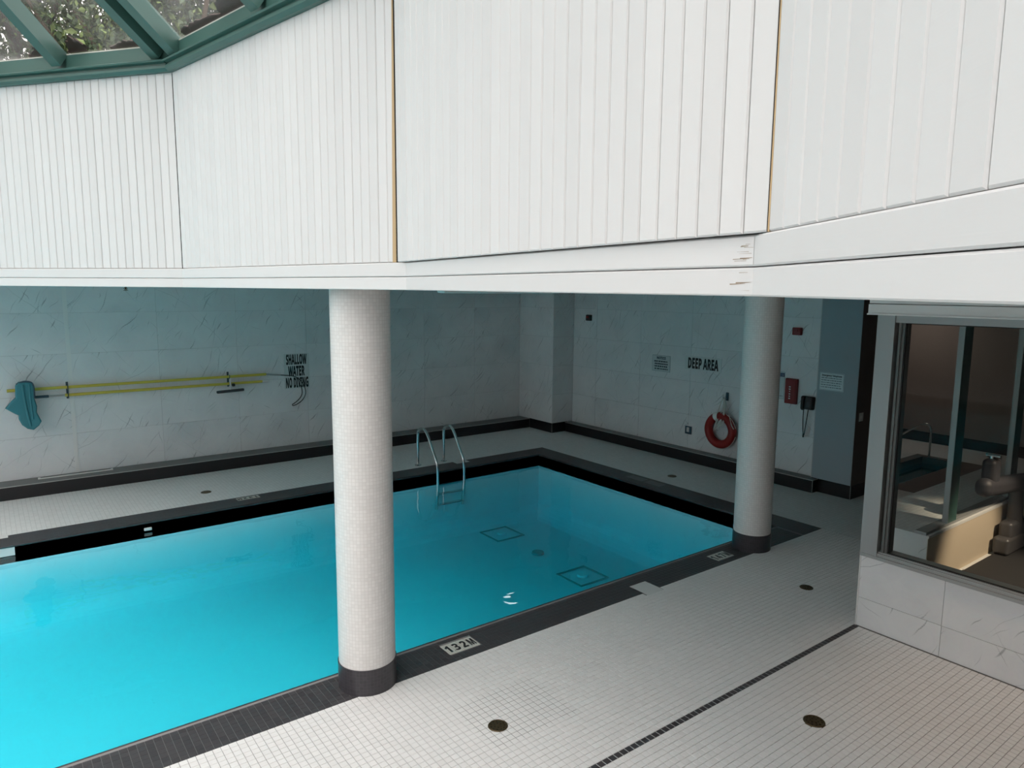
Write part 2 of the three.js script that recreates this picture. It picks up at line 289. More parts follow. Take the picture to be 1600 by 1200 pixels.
  const square = (cx, cz, s) => { const b = 0.03, o = s / 2, f = bed(cx) - 0.008; return merge([bx(cx - o, cx + o, f, f + 0.012, cz - o, cz - o + b), bx(cx - o, cx + o, f, f + 0.012, cz + o - b, cz + o), bx(cx - o, cx - o + b, f, f + 0.012, cz - o + b, cz + o - b), bx(cx + o - b, cx + o, f, f + 0.012, cz - o + b, cz + o - b)]); };
  const disc = (x, z, r) => new THREE.CylinderGeometry(r, r * 1.1, 0.03, 28).translate(x, bed(x) + 0.012, z);
  parts(pool, 'drain_frame', [[square(6.76, -9.27, 0.55), M.poolMark], [square(6.665, -7.16, 0.54), M.poolMark]]);
  parts(pool, 'drain_grate', [[disc(6.69, -8.215, 0.09), M.poolMark], [disc(6.76, -9.27, 0.075), M.pool], [disc(6.665, -7.16, 0.075), M.pool]]);
}
{ // ladder on the far side
  const t = thing('pool_ladder', 'stainless steel pool ladder with two bent rails at the far edge', 'ladder', [6.015, 0, -10.33]);
  for (const s of [-0.255, 0.255]) {
    const r = mesh(s < 0 ? 'rail' : 'rail_001', tube([[s, 0, 0], [s, 0.3, 0], [s, 0.54, 0.005], [s, 0.62, 0.05], [s, 0.655, 0.15], [s, 0.645, 0.24], [s, 0.57, 0.34], [s, 0.4, 0.46], [s, 0.22, 0.59], [s, 0.14, 0.63], [s, 0, 0.645], [s, -0.3, 0.645], [s, -0.62, 0.6]], 0.024, 90, 12), M.steel, t);
    mesh('flange', new THREE.LatheGeometry([[0, 0.02], [0.024, 0.02], [0.03, 0.012], [0.055, 0.008], [0.056, 0], [0, 0]].map(([a, b]) => new THREE.Vector2(a, b)), 24).translate(s, 0, 0), M.steel, r);
  }
  parts(t, 'tread', [-0.2, -0.36, -0.54].map((y) => [rbx(0.5, 0.022, 0.08, 0.008, 0, y, 0.63), M.steel]));
}

// ---------------------------------------------------------------- floor drains
[[2.447, -10.719, 0.07, 'black floor drain on the far deck beside the depth marker'], [8.763, -7.348, 0.07, 'black floor drain on the deep end deck below the ring buoy'], [6.522, -3.674, 0.062, 'dark round floor drain nearest the low marble wall'],
  [4.472, -2.396, 0.07, 'brown round floor drain beyond the black tile stripe'], [2.649, -3.665, 0.066, 'black floor drain in the patch of dark grout near the front pillar']].forEach(([x, z, r, label]) => {
  const d = thing('floor_drain', label, 'drain', [x, 0, z]);
  mesh('rim', new THREE.LatheGeometry([[r - 0.008, -0.01], [r - 0.008, 0.004], [r - 0.004, 0.006], [r, 0.005], [r + 0.004, 0.0005], [r + 0.004, -0.01]].map(([a, b]) => new THREE.Vector2(a, b)), 32), M.brass, d);
  const hole = []; const sh = new THREE.Shape().absarc(0, 0, r - 0.008, 0, Math.PI * 2);
  for (const [n, q] of [[6, 0.38], [11, 0.72]]) for (let k = 0; k < n; k++) { const a = k / n * Math.PI * 2, h = new THREE.Path().absarc(Math.cos(a) * q * r, Math.sin(a) * q * r, r * 0.1, 0, Math.PI * 2); hole.push(h); }
  sh.holes.push(...hole);
  mesh('grate', new THREE.ExtrudeGeometry(sh, { depth: 0.004, bevelEnabled: false, curveSegments: 10 }).rotateX(-Math.PI / 2).translate(0, 0.0005, 0), M.brass, d);
  mesh('sump', new THREE.CylinderGeometry(r - 0.006, r - 0.006, 0.01, 24).translate(0, -0.0046, 0), M.rubber, d);
});

// ---------------------------------------------------------------- pillars
function pillar(x, z, r, label) {
  const t = thing('pillar', label, 'pillar', [x, 0, z]);
  const cyl = (r, y0, y1, map) => { const g = new THREE.CylinderGeometry(r, r, y1 - y0, 72, 1, true).translate(0, (y0 + y1) / 2, 0), p = g.attributes.position, uv = g.attributes.uv; for (let i = 0; i < p.count; i++) uv.setXY(i, uv.getX(i), p.getY(i) / (40 * 0.0254)); return g; };
  mesh('shaft', cyl(r, 0.2, ROOM.top + 0.01), std({ map: shaftMap, roughness: 0.35, bumpMap: shaftMap, bumpScale: 0.0008 }), t).userData.label = 'shaft of small white mosaic tiles';
  mesh('base_band', merge([cyl(r + 0.007, 0, 0.2), new THREE.RingGeometry(r - 0.01, r + 0.007, 72).rotateX(-Math.PI / 2).translate(0, 0.2, 0)]), std({ map: shaftDark, roughness: 0.35, bumpMap: shaftDark, bumpScale: 0.0012 }), t).userData.label = 'dark mosaic band at the foot';
}
pillar(2.1725, -4.7154, 0.213, 'large round white mosaic pillar in front, with a dark band at its foot');
pillar(7.065, -4.6993, 0.21, 'smaller round mosaic pillar at the corner of the pool edge');

// ---------------------------------------------------------------- walls of the pool hall
// marble tiles over a run of wall: origin, direction along, normal; the tiles stand 6 mm proud of the core
function marbleRun(parent, ox, oz, ang, len, y0, y1, tw = 1.2, th = 0.6, start = 0) {
  const rows = []; for (let y = y0; y < y1 - 0.02; y += th) rows.push([y, Math.min(th, y1 - y)]);
  let k = parent.userData.tiles ?? 0;
  rows.forEach(([y, h]) => {
    for (let x = start ? -(tw - start) : 0; x < len - 0.01; x += tw) {
      const a = Math.max(0, x), b = Math.min(len, x + tw), w = b - a; if (w < 0.02) continue;
      const m = mesh('marble_tile' + (k ? '_' + String(k).padStart(3, '0') : ''), tileGeo(w - 0.003, h - 0.003, 0.012, 0.001, rr(0, 3.6), rr(0, 1.8)), M.marble, parent); k++;
      m.position.set(ox + Math.cos(ang) * (a + 0.0015), y + 0.0015, oz - Math.sin(ang) * (a + 0.0015)); m.rotation.y = ang;
    }
  });
  parent.userData.tiles = k;
}
const WT = 0.2;
{
  const w = struct('wall_left', bx(ROOM.x0, 9.39, -0.2, ROOM.top, ZL - WT, ZL - 0.006), M.joint);
  marbleRun(w, -3.8, ZL, 0, 13.19, 0.19, ROOM.top, 1.2, 0.6, 0.0);
  mesh('seam_strip', bx(0.965, 1.02, 0.19, ROOM.top, ZL, ZL + 0.004), M.white, w);
  const b = struct('wall_back', merge([bx(9.96, 10.25, -0.2, ROOM.top, -12.45, -5.6), bx(9.4, 9.96, -0.2, ROOM.top, -12.45, -11.13), bx(9.89, 10.25, -0.2, ROOM.top, -5.62, -5.0)]), M.joint);
  marbleRun(b, XB, -11.12, -Math.PI / 2, 5.52, 0.19, ROOM.top, 1.2, 0.6, 0.7);
  marbleRun(b, 9.39, ZL, -Math.PI / 2, 1.13, 0.2, ROOM.top, 1.2, 0.6);
  marbleRun(b, 9.39, -11.12, 0, 0.56, 0.2, ROOM.top, 1.2, 0.6);
  b.children.forEach((c) => { if (Math.abs(c.rotation.y + Math.PI / 2) < 0.01) c.rotation.y = -Math.PI / 2; });
  mesh('painted_pier', bx(9.875, 9.9, 0.2, ROOM.top, -5.6, -4.998), M.paintWall, b).userData.label = 'plain blue-grey painted pier';
  mesh('brown_panel', bx(9.878, 11.0, 0.2, ROOM.top, -5.1, -4.995), M.brown, b).userData.label = 'dark brown side of the pier';
  delete w.userData.tiles; delete b.userData.tiles;
}
{ // dark curbs along the foot of the walls
  const c = struct('baseboard_left', null);
  mesh('curb', bx(ROOM.x0, 9.385, 0, 0.186, ZL + 0.01, -11.87), M.curbFront, c); mesh('curb_top', bx(ROOM.x0, 9.385, 0.186, 0.192, ZL + 0.008, -11.876), M.curbTop, c); mesh('edge_strip', bx(ROOM.x0, 9.385, 0.184, 0.194, -11.878, -11.866), M.strip, c);
  const d = struct('baseboard_back', null);
  mesh('curb', bx(9.735, 9.945, 0, 0.186, -11.1, -5.5), M.curbFront, d); mesh('curb_top', bx(9.74, 9.945, 0.186, 0.192, -11.1, -5.503), M.curbTop, d); mesh('edge_strip', merge([bx(9.729, 9.741, 0.184, 0.194, -11.1, -5.494), bx(9.729, 9.9, 0.184, 0.194, -5.504, -5.494), bx(9.729, 9.737, 0, 0.19, -5.5, -5.494)]), M.strip, d);
  mesh('pier_base', bx(9.868, 11.0, 0, 0.2, -5.6, -4.99), M.curbFront, d); mesh('pier_edge', bx(9.864, 9.87, 0, 0.2, -4.993, -4.986), M.strip, d);
  mesh('corner_base', merge([bx(9.382, 9.8, 0, 0.2, -11.86, -11.11)]), M.curbFront, d); mesh('corner_edge', bx(9.377, 9.384, 0, 0.2, -11.113, -11.106), M.strip, d);
  const r = struct('trim_1', merge([bx(0.5, 1.43, 0.192, 0.206, -12.115, -12.095), rbx(0.03, 0.024, 0.03, 0.004, 0.5, 0.204, -12.105), rbx(0.03, 0.024, 0.03, 0.004, 1.43, 0.204, -12.105)]), M.plate);
}
// outer walls and the ceiling over the pool hall
struct('wall_far_left', bx(ROOM.x0 - WT, ROOM.x0, -0.2, ROOM.top + 0.25, ROOM.z0 - WT, ROOM.z1 + WT), M.white);
struct('wall_near', bx(ROOM.x0, ROOM.x1 + WT, -0.2, ROOM.top + 0.25, ROOM.z1, ROOM.z1 + WT), M.warmWall);
{
  const s = new THREE.Shape([[ROOM.x0 - WT, 12.25 + WT], [ROOM.x1 + WT, 12.25 + WT], [ROOM.x1 + WT, -ROOM.z1 - WT], [ROOM.x0 - WT, -ROOM.z1 - WT]].map(([x, y]) => new THREE.Vector2(x, y)));
  s.holes.push(new THREE.Path(RING.map(([x, z]) => new THREE.Vector2(x + (x - CENTRE[0]) * 0.004, -(z + (z - CENTRE[1]) * 0.004)))));
  struct('ceiling', new THREE.ExtrudeGeometry(s, { depth: 0.22, bevelEnabled: false }).rotateX(-Math.PI / 2).translate(0, ROOM.top, 0), M.ceil);
}

// ---------------------------------------------------------------- glazed hall: bulkhead of boards, trim, green skylight
const N = RING.length, EDGE = RING.map((a, i) => {
  const b = RING[(i + 1) % N], d = [b[0] - a[0], b[1] - a[1]], l = Math.hypot(...d), t = [d[0] / l, d[1] / l]; let n = [-t[1], t[0]];
  if (n[0] * (CENTRE[0] - a[0]) + n[1] * (CENTRE[1] - a[1]) < 0) n = [-n[0], -n[1]];
  return { a, b, t, n, l };
});
const MITRE = RING.map((_, i) => { const p = EDGE[(i + N - 1) % N].n, q = EDGE[i].n, k = 1 + p[0] * q[0] + p[1] * q[1]; return [(p[0] + q[0]) / k, (p[1] + q[1]) / k]; });
// the board faces stand a little behind or before the trim, each edge by its own amount; where two faces meet
const FACE = EDGE.map((_, i) => i === 1 ? 0.022 : -0.008);
const panelPoint = (i) => {
  const p = EDGE[(i + N - 1) % N], q = EDGE[i % N], a = p.n[0] * q.a[0] + p.n[1] * q.a[1] + FACE[(i + N - 1) % N], b = q.n[0] * q.a[0] + q.n[1] * q.a[1] + FACE[i % N], d = p.n[0] * q.n[1] - p.n[1] * q.n[0];
  return [(a * q.n[1] - b * p.n[1]) / d, 0, (b * p.n[0] - a * q.n[0]) / d];
};
const ringPoint = (i, o, y) => [RING[i % N][0] + MITRE[i % N][0] * o, y, RING[i % N][1] + MITRE[i % N][1] * o];
// a closed profile of [inward offset, y] along edge i, mitred at both corners
function run(i, profile) {
  const A = profile.map(([o, y]) => ringPoint(i, o, y)), B = profile.map(([o, y]) => ringPoint(i + 1, o, y)), n = A.length, l = [];
  for (let k = 0; k < n; k++) { const m = (k + 1) % n; l.push([A[k], A[m], B[m], B[k]]); }
  l.push([...A].reverse(), B);
  return polys(l, (p) => { const e = EDGE[i]; return [(p[0] - e.a[0]) * e.t[0] + (p[2] - e.a[1]) * e.t[1], p[1]]; });
}
{
  const wall = struct('wall_atrium', merge(EDGE.map((_, i) => run(i, [[-0.05, TRIM0], [-0.05, SILL], [-0.15, SILL], [-0.15, TRIM0]]))), M.backing);
  let k = 0, b = 0;
  EDGE.forEach((e, i) => {
    parts(wall, 'trim_board' + (k ? '_' + String(100 + k) : ''), [[run(i, [[0, TRIM0 + 0.004], [0, MID - 0.008], [-0.006, MID - 0.003], [-0.049, MID - 0.003], [-0.049, TRIM0], [-0.004, TRIM0]]), BOARDS[i % 3]]]); k++;
    parts(wall, 'trim_board_' + String(100 + k), [[run(i, [[0, MID + 0.005], [0, TRIM1 - 0.005], [-0.005, TRIM1], [-0.049, TRIM1], [-0.049, MID], [-0.006, MID]]), BOARDS[(i + 1) % 3]]]); k++;
    if (i > 4) { mesh('board_field' + (i > 5 ? '_' + String(i - 5).padStart(3, '0') : ''), run(i, [[-0.01, TRIM1], [-0.01, SILL], [-0.05, SILL], [-0.05, TRIM1]]), M.boardA, wall); return; }
      const P = panelPoint(i), Q = panelPoint(i + 1), L = Math.hypot(Q[0] - P[0], Q[2] - P[2]), n = Math.round(L / 0.0863), w = L / n;
    const flip = e.t[0] * e.n[1] - e.t[1] * e.n[0] < 0;      // front faces the hall: x runs so that z is the inward normal
    for (let q = 0; q < n; q++) {
      const s = q * w, m = mesh('board' + (b ? '_' + String(b).padStart(3, '0') : ''), tileGeo(w - 0.0032, SILL - TRIM1 - 0.004, 0.018, 0.0046, rr(0, 1), rr(0, 1)), BOARDS[(q * 5 + (q >> 2)) % 3], wall); b++;
      const at = flip ? s + w : s;
      m.position.set(P[0] + e.t[0] * at + e.n[0] * rr(-0.0008, 0.0008), TRIM1 + 0.003, P[2] + e.t[1] * at + e.n[1] * rr(-0.0008, 0.0008));
      m.rotation.y = Math.atan2(e.n[0], e.n[1]);
    }
  });
  // split corner edges of bare wood
  const sliver = (i, o0, w, y0, y1, mat, name, lean = 0) => {
    const e = EDGE[i], c = panelPoint(i).map((v, k) => v + (k === 0 ? e.n[0] : k === 2 ? e.n[1] : 0) * 0.003), l = [], u = [e.t[0] * w, 0, e.t[1] * w], at = (s, y) => [c[0] + e.t[0] * (o0 + s * w + lean * (y - y0)) , y, c[2] + e.t[1] * (o0 + s * w + lean * (y - y0))], bk = (p) => [p[0] - e.n[0] * 0.03, p[1], p[2] - e.n[1] * 0.03];
    const F = [at(0, y0), at(1, y0), at(name.startsWith('corner') ? 0.7 : 0.35, y1), at(name.startsWith('corner') ? 0.25 : 0.15, y1)], B = F.map(bk);
    l.push(F, [...B].reverse()); for (let k = 0; k < 4; k++) { const m = (k + 1) % 4; l.push([F[m], F[k], B[k], B[m]]); }
    mesh(name, polys(l), mat, wall);
  };
  {
    const e = EDGE[1], l = []; for (let q = 0; q < 16; q++) { const y = q < 11 ? rr(MID + 0.008, TRIM1 - 0.012) : rr(TRIM0 + 0.01, MID - 0.012), s = rr(0.0, 0.03), w = rr(0.012, 0.06), hh = rr(0.0005, 0.0011), at = (s, y, o) => [e.a[0] + e.t[0] * s + e.n[0] * o, y, e.a[1] + e.t[1] * s + e.n[1] * o]; l.push([at(s, y, 0.0006), at(s + w, y + rr(-0.003, 0.003), 0.0006), at(s + w, y + hh, 0.0006), at(s, y + hh, 0.0006)]); }
    mesh('paint_crack', polys(l), M.bareGrey, wall);
    mesh('joint_gap', polys([[[...ringPoint(1, 0.001, MID + 0.004)], [...ringPoint(1, 0.001, TRIM1 - 0.006)], [...ringPoint(1, 0.001, TRIM1 - 0.006)].map((v, k) => v + (k === 0 ? e.t[0] : k === 2 ? e.t[1] : 0) * 0.0014), [...ringPoint(1, 0.001, MID + 0.004)].map((v, k) => v + (k === 0 ? e.t[0] : k === 2 ? e.t[1] : 0) * 0.0014)]]), M.strip, wall);
  }
  sliver(2, 0.003, 0.038, TRIM1 + 0.002, SILL - 0.01, M.rawWood, 'bare_wood_edge'); sliver(2, -0.002, 0.009, TRIM1 - 0.01, SILL - 0.01, M.gap, 'corner_gap');
  sliver(1, -0.004, 0.005, TRIM1 + 0.002, SILL - 0.01, M.rawWood, 'bare_wood_edge_001'); sliver(1, 0.0015, 0.0022, TRIM1 + 0.002, SILL - 0.01, M.gap, 'corner_gap_001');
  sliver(3, 0.0, 0.004, TRIM1 + 0.002, SILL - 0.01, M.gap, 'corner_gap_002');
}
{
  const sky = struct('window_1', null), run_ = 2.9, G0 = 4.989, gy = (o) => G0 + (o + 0.02) * SLOPE, top = gy(run_);
  EDGE.forEach((_, i) => {
    parts(sky, 'sill_rail' + (i ? '_' + String(i).padStart(3, '0') : ''), [[run(i, [[-0.05, SILL], [0.03, SILL - 0.005], [0.055, 4.7850], [0.055, 4.8063], [0.035, 4.8148], [0.035, 4.8275], [0.07, 4.8343], [0.075, 4.8462], [0.062, 4.8547], [0.0, 4.8742], [-0.005, 4.9805], [-0.08, 4.9805]]), M.green]]);
    mesh('gasket' + (i ? '_' + String(i).padStart(3, '0') : ''), run(i, [[-0.004, 4.9805], [-0.004, 4.9899], [-0.03, 4.9899], [-0.03, 4.9805]]), M.gasket, sky);
  });
  // rafters: boxes lying in the slope of their facet
  const beam = (p, q, side, up, w, d, off) => {   // from p to q, w wide along side, hanging d below the glass
    const l = [], c = (e, s, k) => e.clone().addScaledVector(side, s * w / 2 + off).addScaledVector(up, k); const A = [c(p, -1, 0), c(p, 1, 0), c(p, 1, -d), c(p, -1, -d)].map((v) => v.toArray()), B = [c(q, -1, 0), c(q, 1, 0), c(q, 1, -d), c(q, -1, -d)].map((v) => v.toArray());
    for (let k = 0; k < 4; k++) { const m = (k + 1) % 4; l.push([A[k], A[m], B[m], B[k]]); } l.push([...A].reverse(), B); return polys(l);
  };
  let nr = 0, ng = 0;
  const nm = (n, k) => n + (k ? '_' + String(k).padStart(3, '0') : '');
  EDGE.forEach((e, i) => {
    const up = new THREE.Vector3(-e.n[0] * SLOPE, 1, -e.n[1] * SLOPE).normalize(), side = new THREE.Vector3(e.t[0], 0, e.t[1]);
    const at = (s, o) => new THREE.Vector3(e.a[0] + e.t[0] * s + e.n[0] * o, gy(o), e.a[1] + e.t[1] * s + e.n[1] * o);
    const A0 = ringPoint(i, run_, top), lo = (A0[0] - e.a[0]) * e.t[0] + (A0[2] - e.a[1]) * e.t[1], B0 = ringPoint(i + 1, run_, top), hi = (B0[0] - e.a[0]) * e.t[0] + (B0[2] - e.a[1]) * e.t[1];
    const n = e.l > 4 ? 3 : 2, cuts = i === 3 ? [1.13, 2.24] : Array.from({ length: n - 1 }, (_, k) => e.l * (k + 1) / n);
    const lim = (o) => [lo * o / run_, e.l + (hi - e.l) * o / run_];
    for (const s of cuts) { const o1 = Math.min(run_, ...[s < lo ? s / lo * run_ : 99, s > hi ? (e.l - s) / (e.l - hi) * run_ : 99]); mesh(nm('rafter', nr++), beam(at(s, -0.02), at(s, o1), side, up, 0.1, 0.14, 0), M.green, sky); }
    // hip rafters: one each side of the corner, parallel to the hip
    const h0 = new THREE.Vector3(...ringPoint(i, -0.02, gy(-0.02))), h1 = new THREE.Vector3(...ringPoint(i, run_, top)), hd = h1.clone().sub(h0).normalize(), hs = new THREE.Vector3(-hd.z, 0, hd.x).normalize(), hu = new THREE.Vector3().crossVectors(hs, hd); if (hu.y < 0) hu.negate();
    for (const o of [-0.11, 0.11]) mesh(nm('rafter', nr++), beam(h0, h1, hs, hu, 0.1, 0.145, o), M.green, sky);
    mesh(nm('hip_cap', i), beam(h0, h1, hs, hu, 0.2, 0.05, 0), M.green, sky);
    // panes
    const c = [0, ...cuts, e.l];
    for (let k = 0; k + 1 < c.length; k++) {
      const poly = []; const add = (s, o) => poly.push(at(s, o));
      add(c[k], -0.02); add(c[k + 1], -0.02);
      const s1 = Math.min(Math.max(c[k + 1], lo), hi), s0 = Math.min(Math.max(c[k], lo), hi);
      if (c[k + 1] > hi && c[k + 1] < e.l) add(c[k + 1], (e.l - c[k + 1]) / (e.l - hi) * run_);
      if (s1 > s0) { if (c[k + 1] > hi) add(hi, run_); else add(c[k + 1] < lo ? lo : c[k + 1], run_); if (c[k] < lo) add(lo, run_); else add(c[k], run_); }
      else add(s0, run_);
      if (c[k] < lo && c[k] > 0) add(c[k], c[k] / lo * run_);
      const g = polys([poly.map((v) => v.clone().addScaledVector(up, 0.004).toArray())], (p) => [(p[0] - e.a[0]) * e.t[0] + (p[2] - e.a[1]) * e.t[1], p[1] * 1.7 + i * 3]);
      mesh(nm('pane', ng++), g, i === 2 ? M.skyGlassClear : M.skyGlass, sky);
    }
  });
  // leaf litter heaped against the lower edge of some panes, outside the glass
  [[3, 0.2, 0.62, 0.05], [3, 0.86, 1.07, 0.16], [2, 0.25, 0.95, 0.05], [2, 0.9, 1.4, 0.12], [3, 1.2, 1.5, 0.09]].forEach(([i, s0, s1, hgt], k) => {
    const e = EDGE[i], up = new THREE.Vector3(-e.n[0] * SLOPE, 1, -e.n[1] * SLOPE).normalize(), L = i === 2 ? e.l : 0, put = (q, o, d) => { const s = i === 2 ? L - q : q; return new THREE.Vector3(e.a[0] + e.t[0] * s + e.n[0] * o, gy(o), e.a[1] + e.t[1] * s + e.n[1] * o).addScaledVector(up, d).toArray(); };
    const n = 14, F = [], B = [];
    for (let q = 0; q <= n; q++) { const u = q / n, o = 0.004 + hgt * Math.pow(Math.sin(Math.PI * Math.min(1, u + 0.12)), 0.8) * rr(0.45, 1); F.push([put(s0 + (s1 - s0) * u, -0.015, 0.012), put(s0 + (s1 - s0) * u, o, 0.01)]); B.push([put(s0 + (s1 - s0) * u, -0.015, 0.05), put(s0 + (s1 - s0) * u, o * 0.9, 0.025)]); }
    const l = []; for (let q = 0; q < n; q++) l.push([F[q][0], F[q + 1][0], F[q + 1][1], F[q][1]], [B[q][0], B[q][1], B[q + 1][1], B[q + 1][0]], [F[q][1], F[q + 1][1], B[q + 1][1], B[q][1]]);
    mesh(nm('leaf_litter', k), polys(l), M.litter, sky);
  });
  const s = new THREE.Shape(RING.map((_, i) => { const p = ringPoint(i, run_, 0); return new THREE.Vector2(p[0], -p[2]); }));
  mesh(nm('pane', ng++), new THREE.ShapeGeometry(s).rotateX(-Math.PI / 2).translate(0, top + 0.01, 0), M.skyGlass, sky);
  EDGE.forEach((_, i) => mesh(nm('ring_beam', i), run(i, [[run_ - 0.06, top - 0.14], [run_ + 0.06, top - 0.14], [run_ + 0.06, top], [run_ - 0.06, top]]), M.green, sky));
  for (const z of [-6.4, -5.1, -3.75, -2.4, -1.1]) mesh(nm('ridge_bar', Math.round((z + 6.4) / 1.3)), bx(-8.3, -1.8, top - 0.12, top, z - 0.04, z + 0.04), M.green, sky);
}

// ---------------------------------------------------------------- window wall of the gym
{
  const x = 6.14, w = struct('wall_right', merge([bx(x + 0.012, x + 0.16, 0, 0.67, -2.96, ROOM.z1), bx(x + 0.01, x + 0.16, 2.8, ROOM.top, -2.97, ROOM.z1)]), M.joint);
  let k = 0;
  for (const [y0, h] of [[0, 0.27], [0.27, 0.4]]) for (const [z0, z1] of [[-2.965, -2.27], [-2.27, -1.07], [-1.07, 0.13], [0.13, 1.3]]) {
    const m = mesh('marble_tile' + (k ? '_' + String(k).padStart(3, '0') : ''), tileGeo(z1 - z0 - 0.003, h - 0.003, 0.012, 0.001, rr(0, 3.6), rr(0, 1.9)), M.marble, w); k++;
    m.position.set(x, y0 + 0.0015, z0 + 0.0015); m.rotation.y = -Math.PI / 2;
  }
  mesh('corner_bead', bx(x - 0.004, x + 0.16, 0, 0.672, -2.974, -2.964), M.white, w);
  mesh('header', bx(6.07, x + 0.16, 2.81, 2.888, -3.03, ROOM.z1), M.headerPaint, w).userData.label = 'grey boxed header above the window';
  mesh('header_lip', merge([bx(6.06, x + 0.16, 2.797, 2.81, -3.035, ROOM.z1), bx(6.075, x + 0.16, 2.894, ROOM.top, -3.025, ROOM.z1)]), M.headerPaint, w);
  const win = struct('window_2', null);
  mesh('corner_post', bx(6.1, x + 0.14, 0.672, 2.8, -2.96, -2.815), M.frame, win); mesh('head_rail', bx(6.115, x + 0.12, 2.737, 2.8, -2.815, ROOM.z1 - 1.5), M.frame, win);
  mesh('sill_rail', merge([bx(6.095, x + 0.13, 0.672, 0.7, -2.955, ROOM.z1 - 1.5), bx(6.11, x + 0.12, 0.7, 0.728, -2.815, ROOM.z1 - 1.5), bx(6.125, x + 0.12, 0.728, 0.742, -2.815, ROOM.z1 - 1.5)]), M.frame, win);
  mesh('inner_stop', merge([bx(6.115, x + 0.1, 0.742, 2.737, -2.785, -2.765), bx(6.128, x + 0.1, 0.742, 2.737, -2.765, -2.742)]), M.frameDark, win);
  mesh('gasket', merge([bx(6.135, 6.15, 0.742, 2.737, -2.742, -2.733), bx(6.135, 6.15, 0.742, 0.75, -2.742, ROOM.z1 - 1.5), bx(6.135, 6.15, 2.729, 2.737, -2.742, ROOM.z1 - 1.5)]), M.rubber, win);
  mesh('pane', polys([[[6.146, 0.745, -2.74], [6.146, 0.745, ROOM.z1 - 1.5], [6.146, 2.735, ROOM.z1 - 1.5], [6.146, 2.735, -2.74]]]), M.glass, win);
  mesh('end_post', bx(6.1, x + 0.14, 0.672, 2.8, ROOM.z1 - 1.5, ROOM.z1), M.frame, win);
}

// ---------------------------------------------------------------- beyond the window: bench wall with a glazed partition, spa, gym
struct('wall_spa', merge([bx(10.25, ROOM.x1, -0.2, ROOM.top, -7.4, -7.2), bx(ROOM.x1, ROOM.x1 + WT, -0.2, ROOM.top, -12.45, ROOM.z1)]), M.warmWall);
struct('baseboard_spa', bx(ROOM.x1 - 0.03, ROOM.x1, 0, 0.2, -7.2, -3.0), M.spaBlack);
{
  const b = struct('wall_partition', null), z = -2.96, h = 0.55;
  mesh('bench', polys([[[7.475, h, z], [11.4, h, z], [11.4, h, -3.76], [8.3, h, -3.76], [7.475, h, -3.56]], [[7.475, 0, -3.56], [7.475, h, -3.56], [8.3, h, -3.76], [8.3, 0, -3.76]].reverse(), [[8.3, 0, -3.76], [8.3, h, -3.76], [11.4, h, -3.76], [11.4, 0, -3.76]].reverse(), [[11.4, 0, -3.76], [11.4, h, -3.76], [11.4, h, z], [11.4, 0, z]].reverse()], (p) => [p[0], p[2]]), M.deck, b);
  const e = mesh('marble_tile', tileGeo(0.6, h, 0.012, 0.001, 1.1, 0.4), M.marble, b); e.position.set(7.475, 0, -3.56); e.rotation.y = -Math.PI / 2;
  mesh('cream_face', bx(7.478, 9.73, 0, h - 0.012, z - 0.02, z + 0.004), M.cream, b); mesh('cream_edge', bx(7.47, 9.735, h - 0.022, h + 0.004, z - 0.01, z + 0.012), M.white, b);
  mesh('cream_face_001', bx(9.73, 11.4, 0, h - 0.012, z - 0.05, z - 0.03), M.cream, b);
  mesh('partition_sill', bx(7.48, 11.4, h, h + 0.03, z - 0.13, z - 0.02), M.frame, b);
  [7.98, 9.64, 11.2].forEach((x, k) => { mesh('mullion' + (k ? '_00' + k : ''), bx(x, x + 0.2, h + 0.03, ROOM.top, z - 0.075, z - 0.02), M.green, b); mesh('mullion_cap' + (k ? '_00' + k : ''), bx(x - 0.012, x, h + 0.03, ROOM.top, z - 0.075, z - 0.02), M.frame, b); });
  [[8.18, 9.63], [9.84, 11.19]].forEach(([a, c], k) => mesh('pane' + (k ? '_001' : ''), polys([[[a, h + 0.03, z - 0.06], [c, h + 0.03, z - 0.06], [c, ROOM.top, z - 0.06], [a, ROOM.top, z - 0.06]]]), M.glass, b));
  struct('wall_gym', bx(11.4, ROOM.x1, 0, ROOM.top, z - 0.1, z + 0.05), M.warmWall);
}
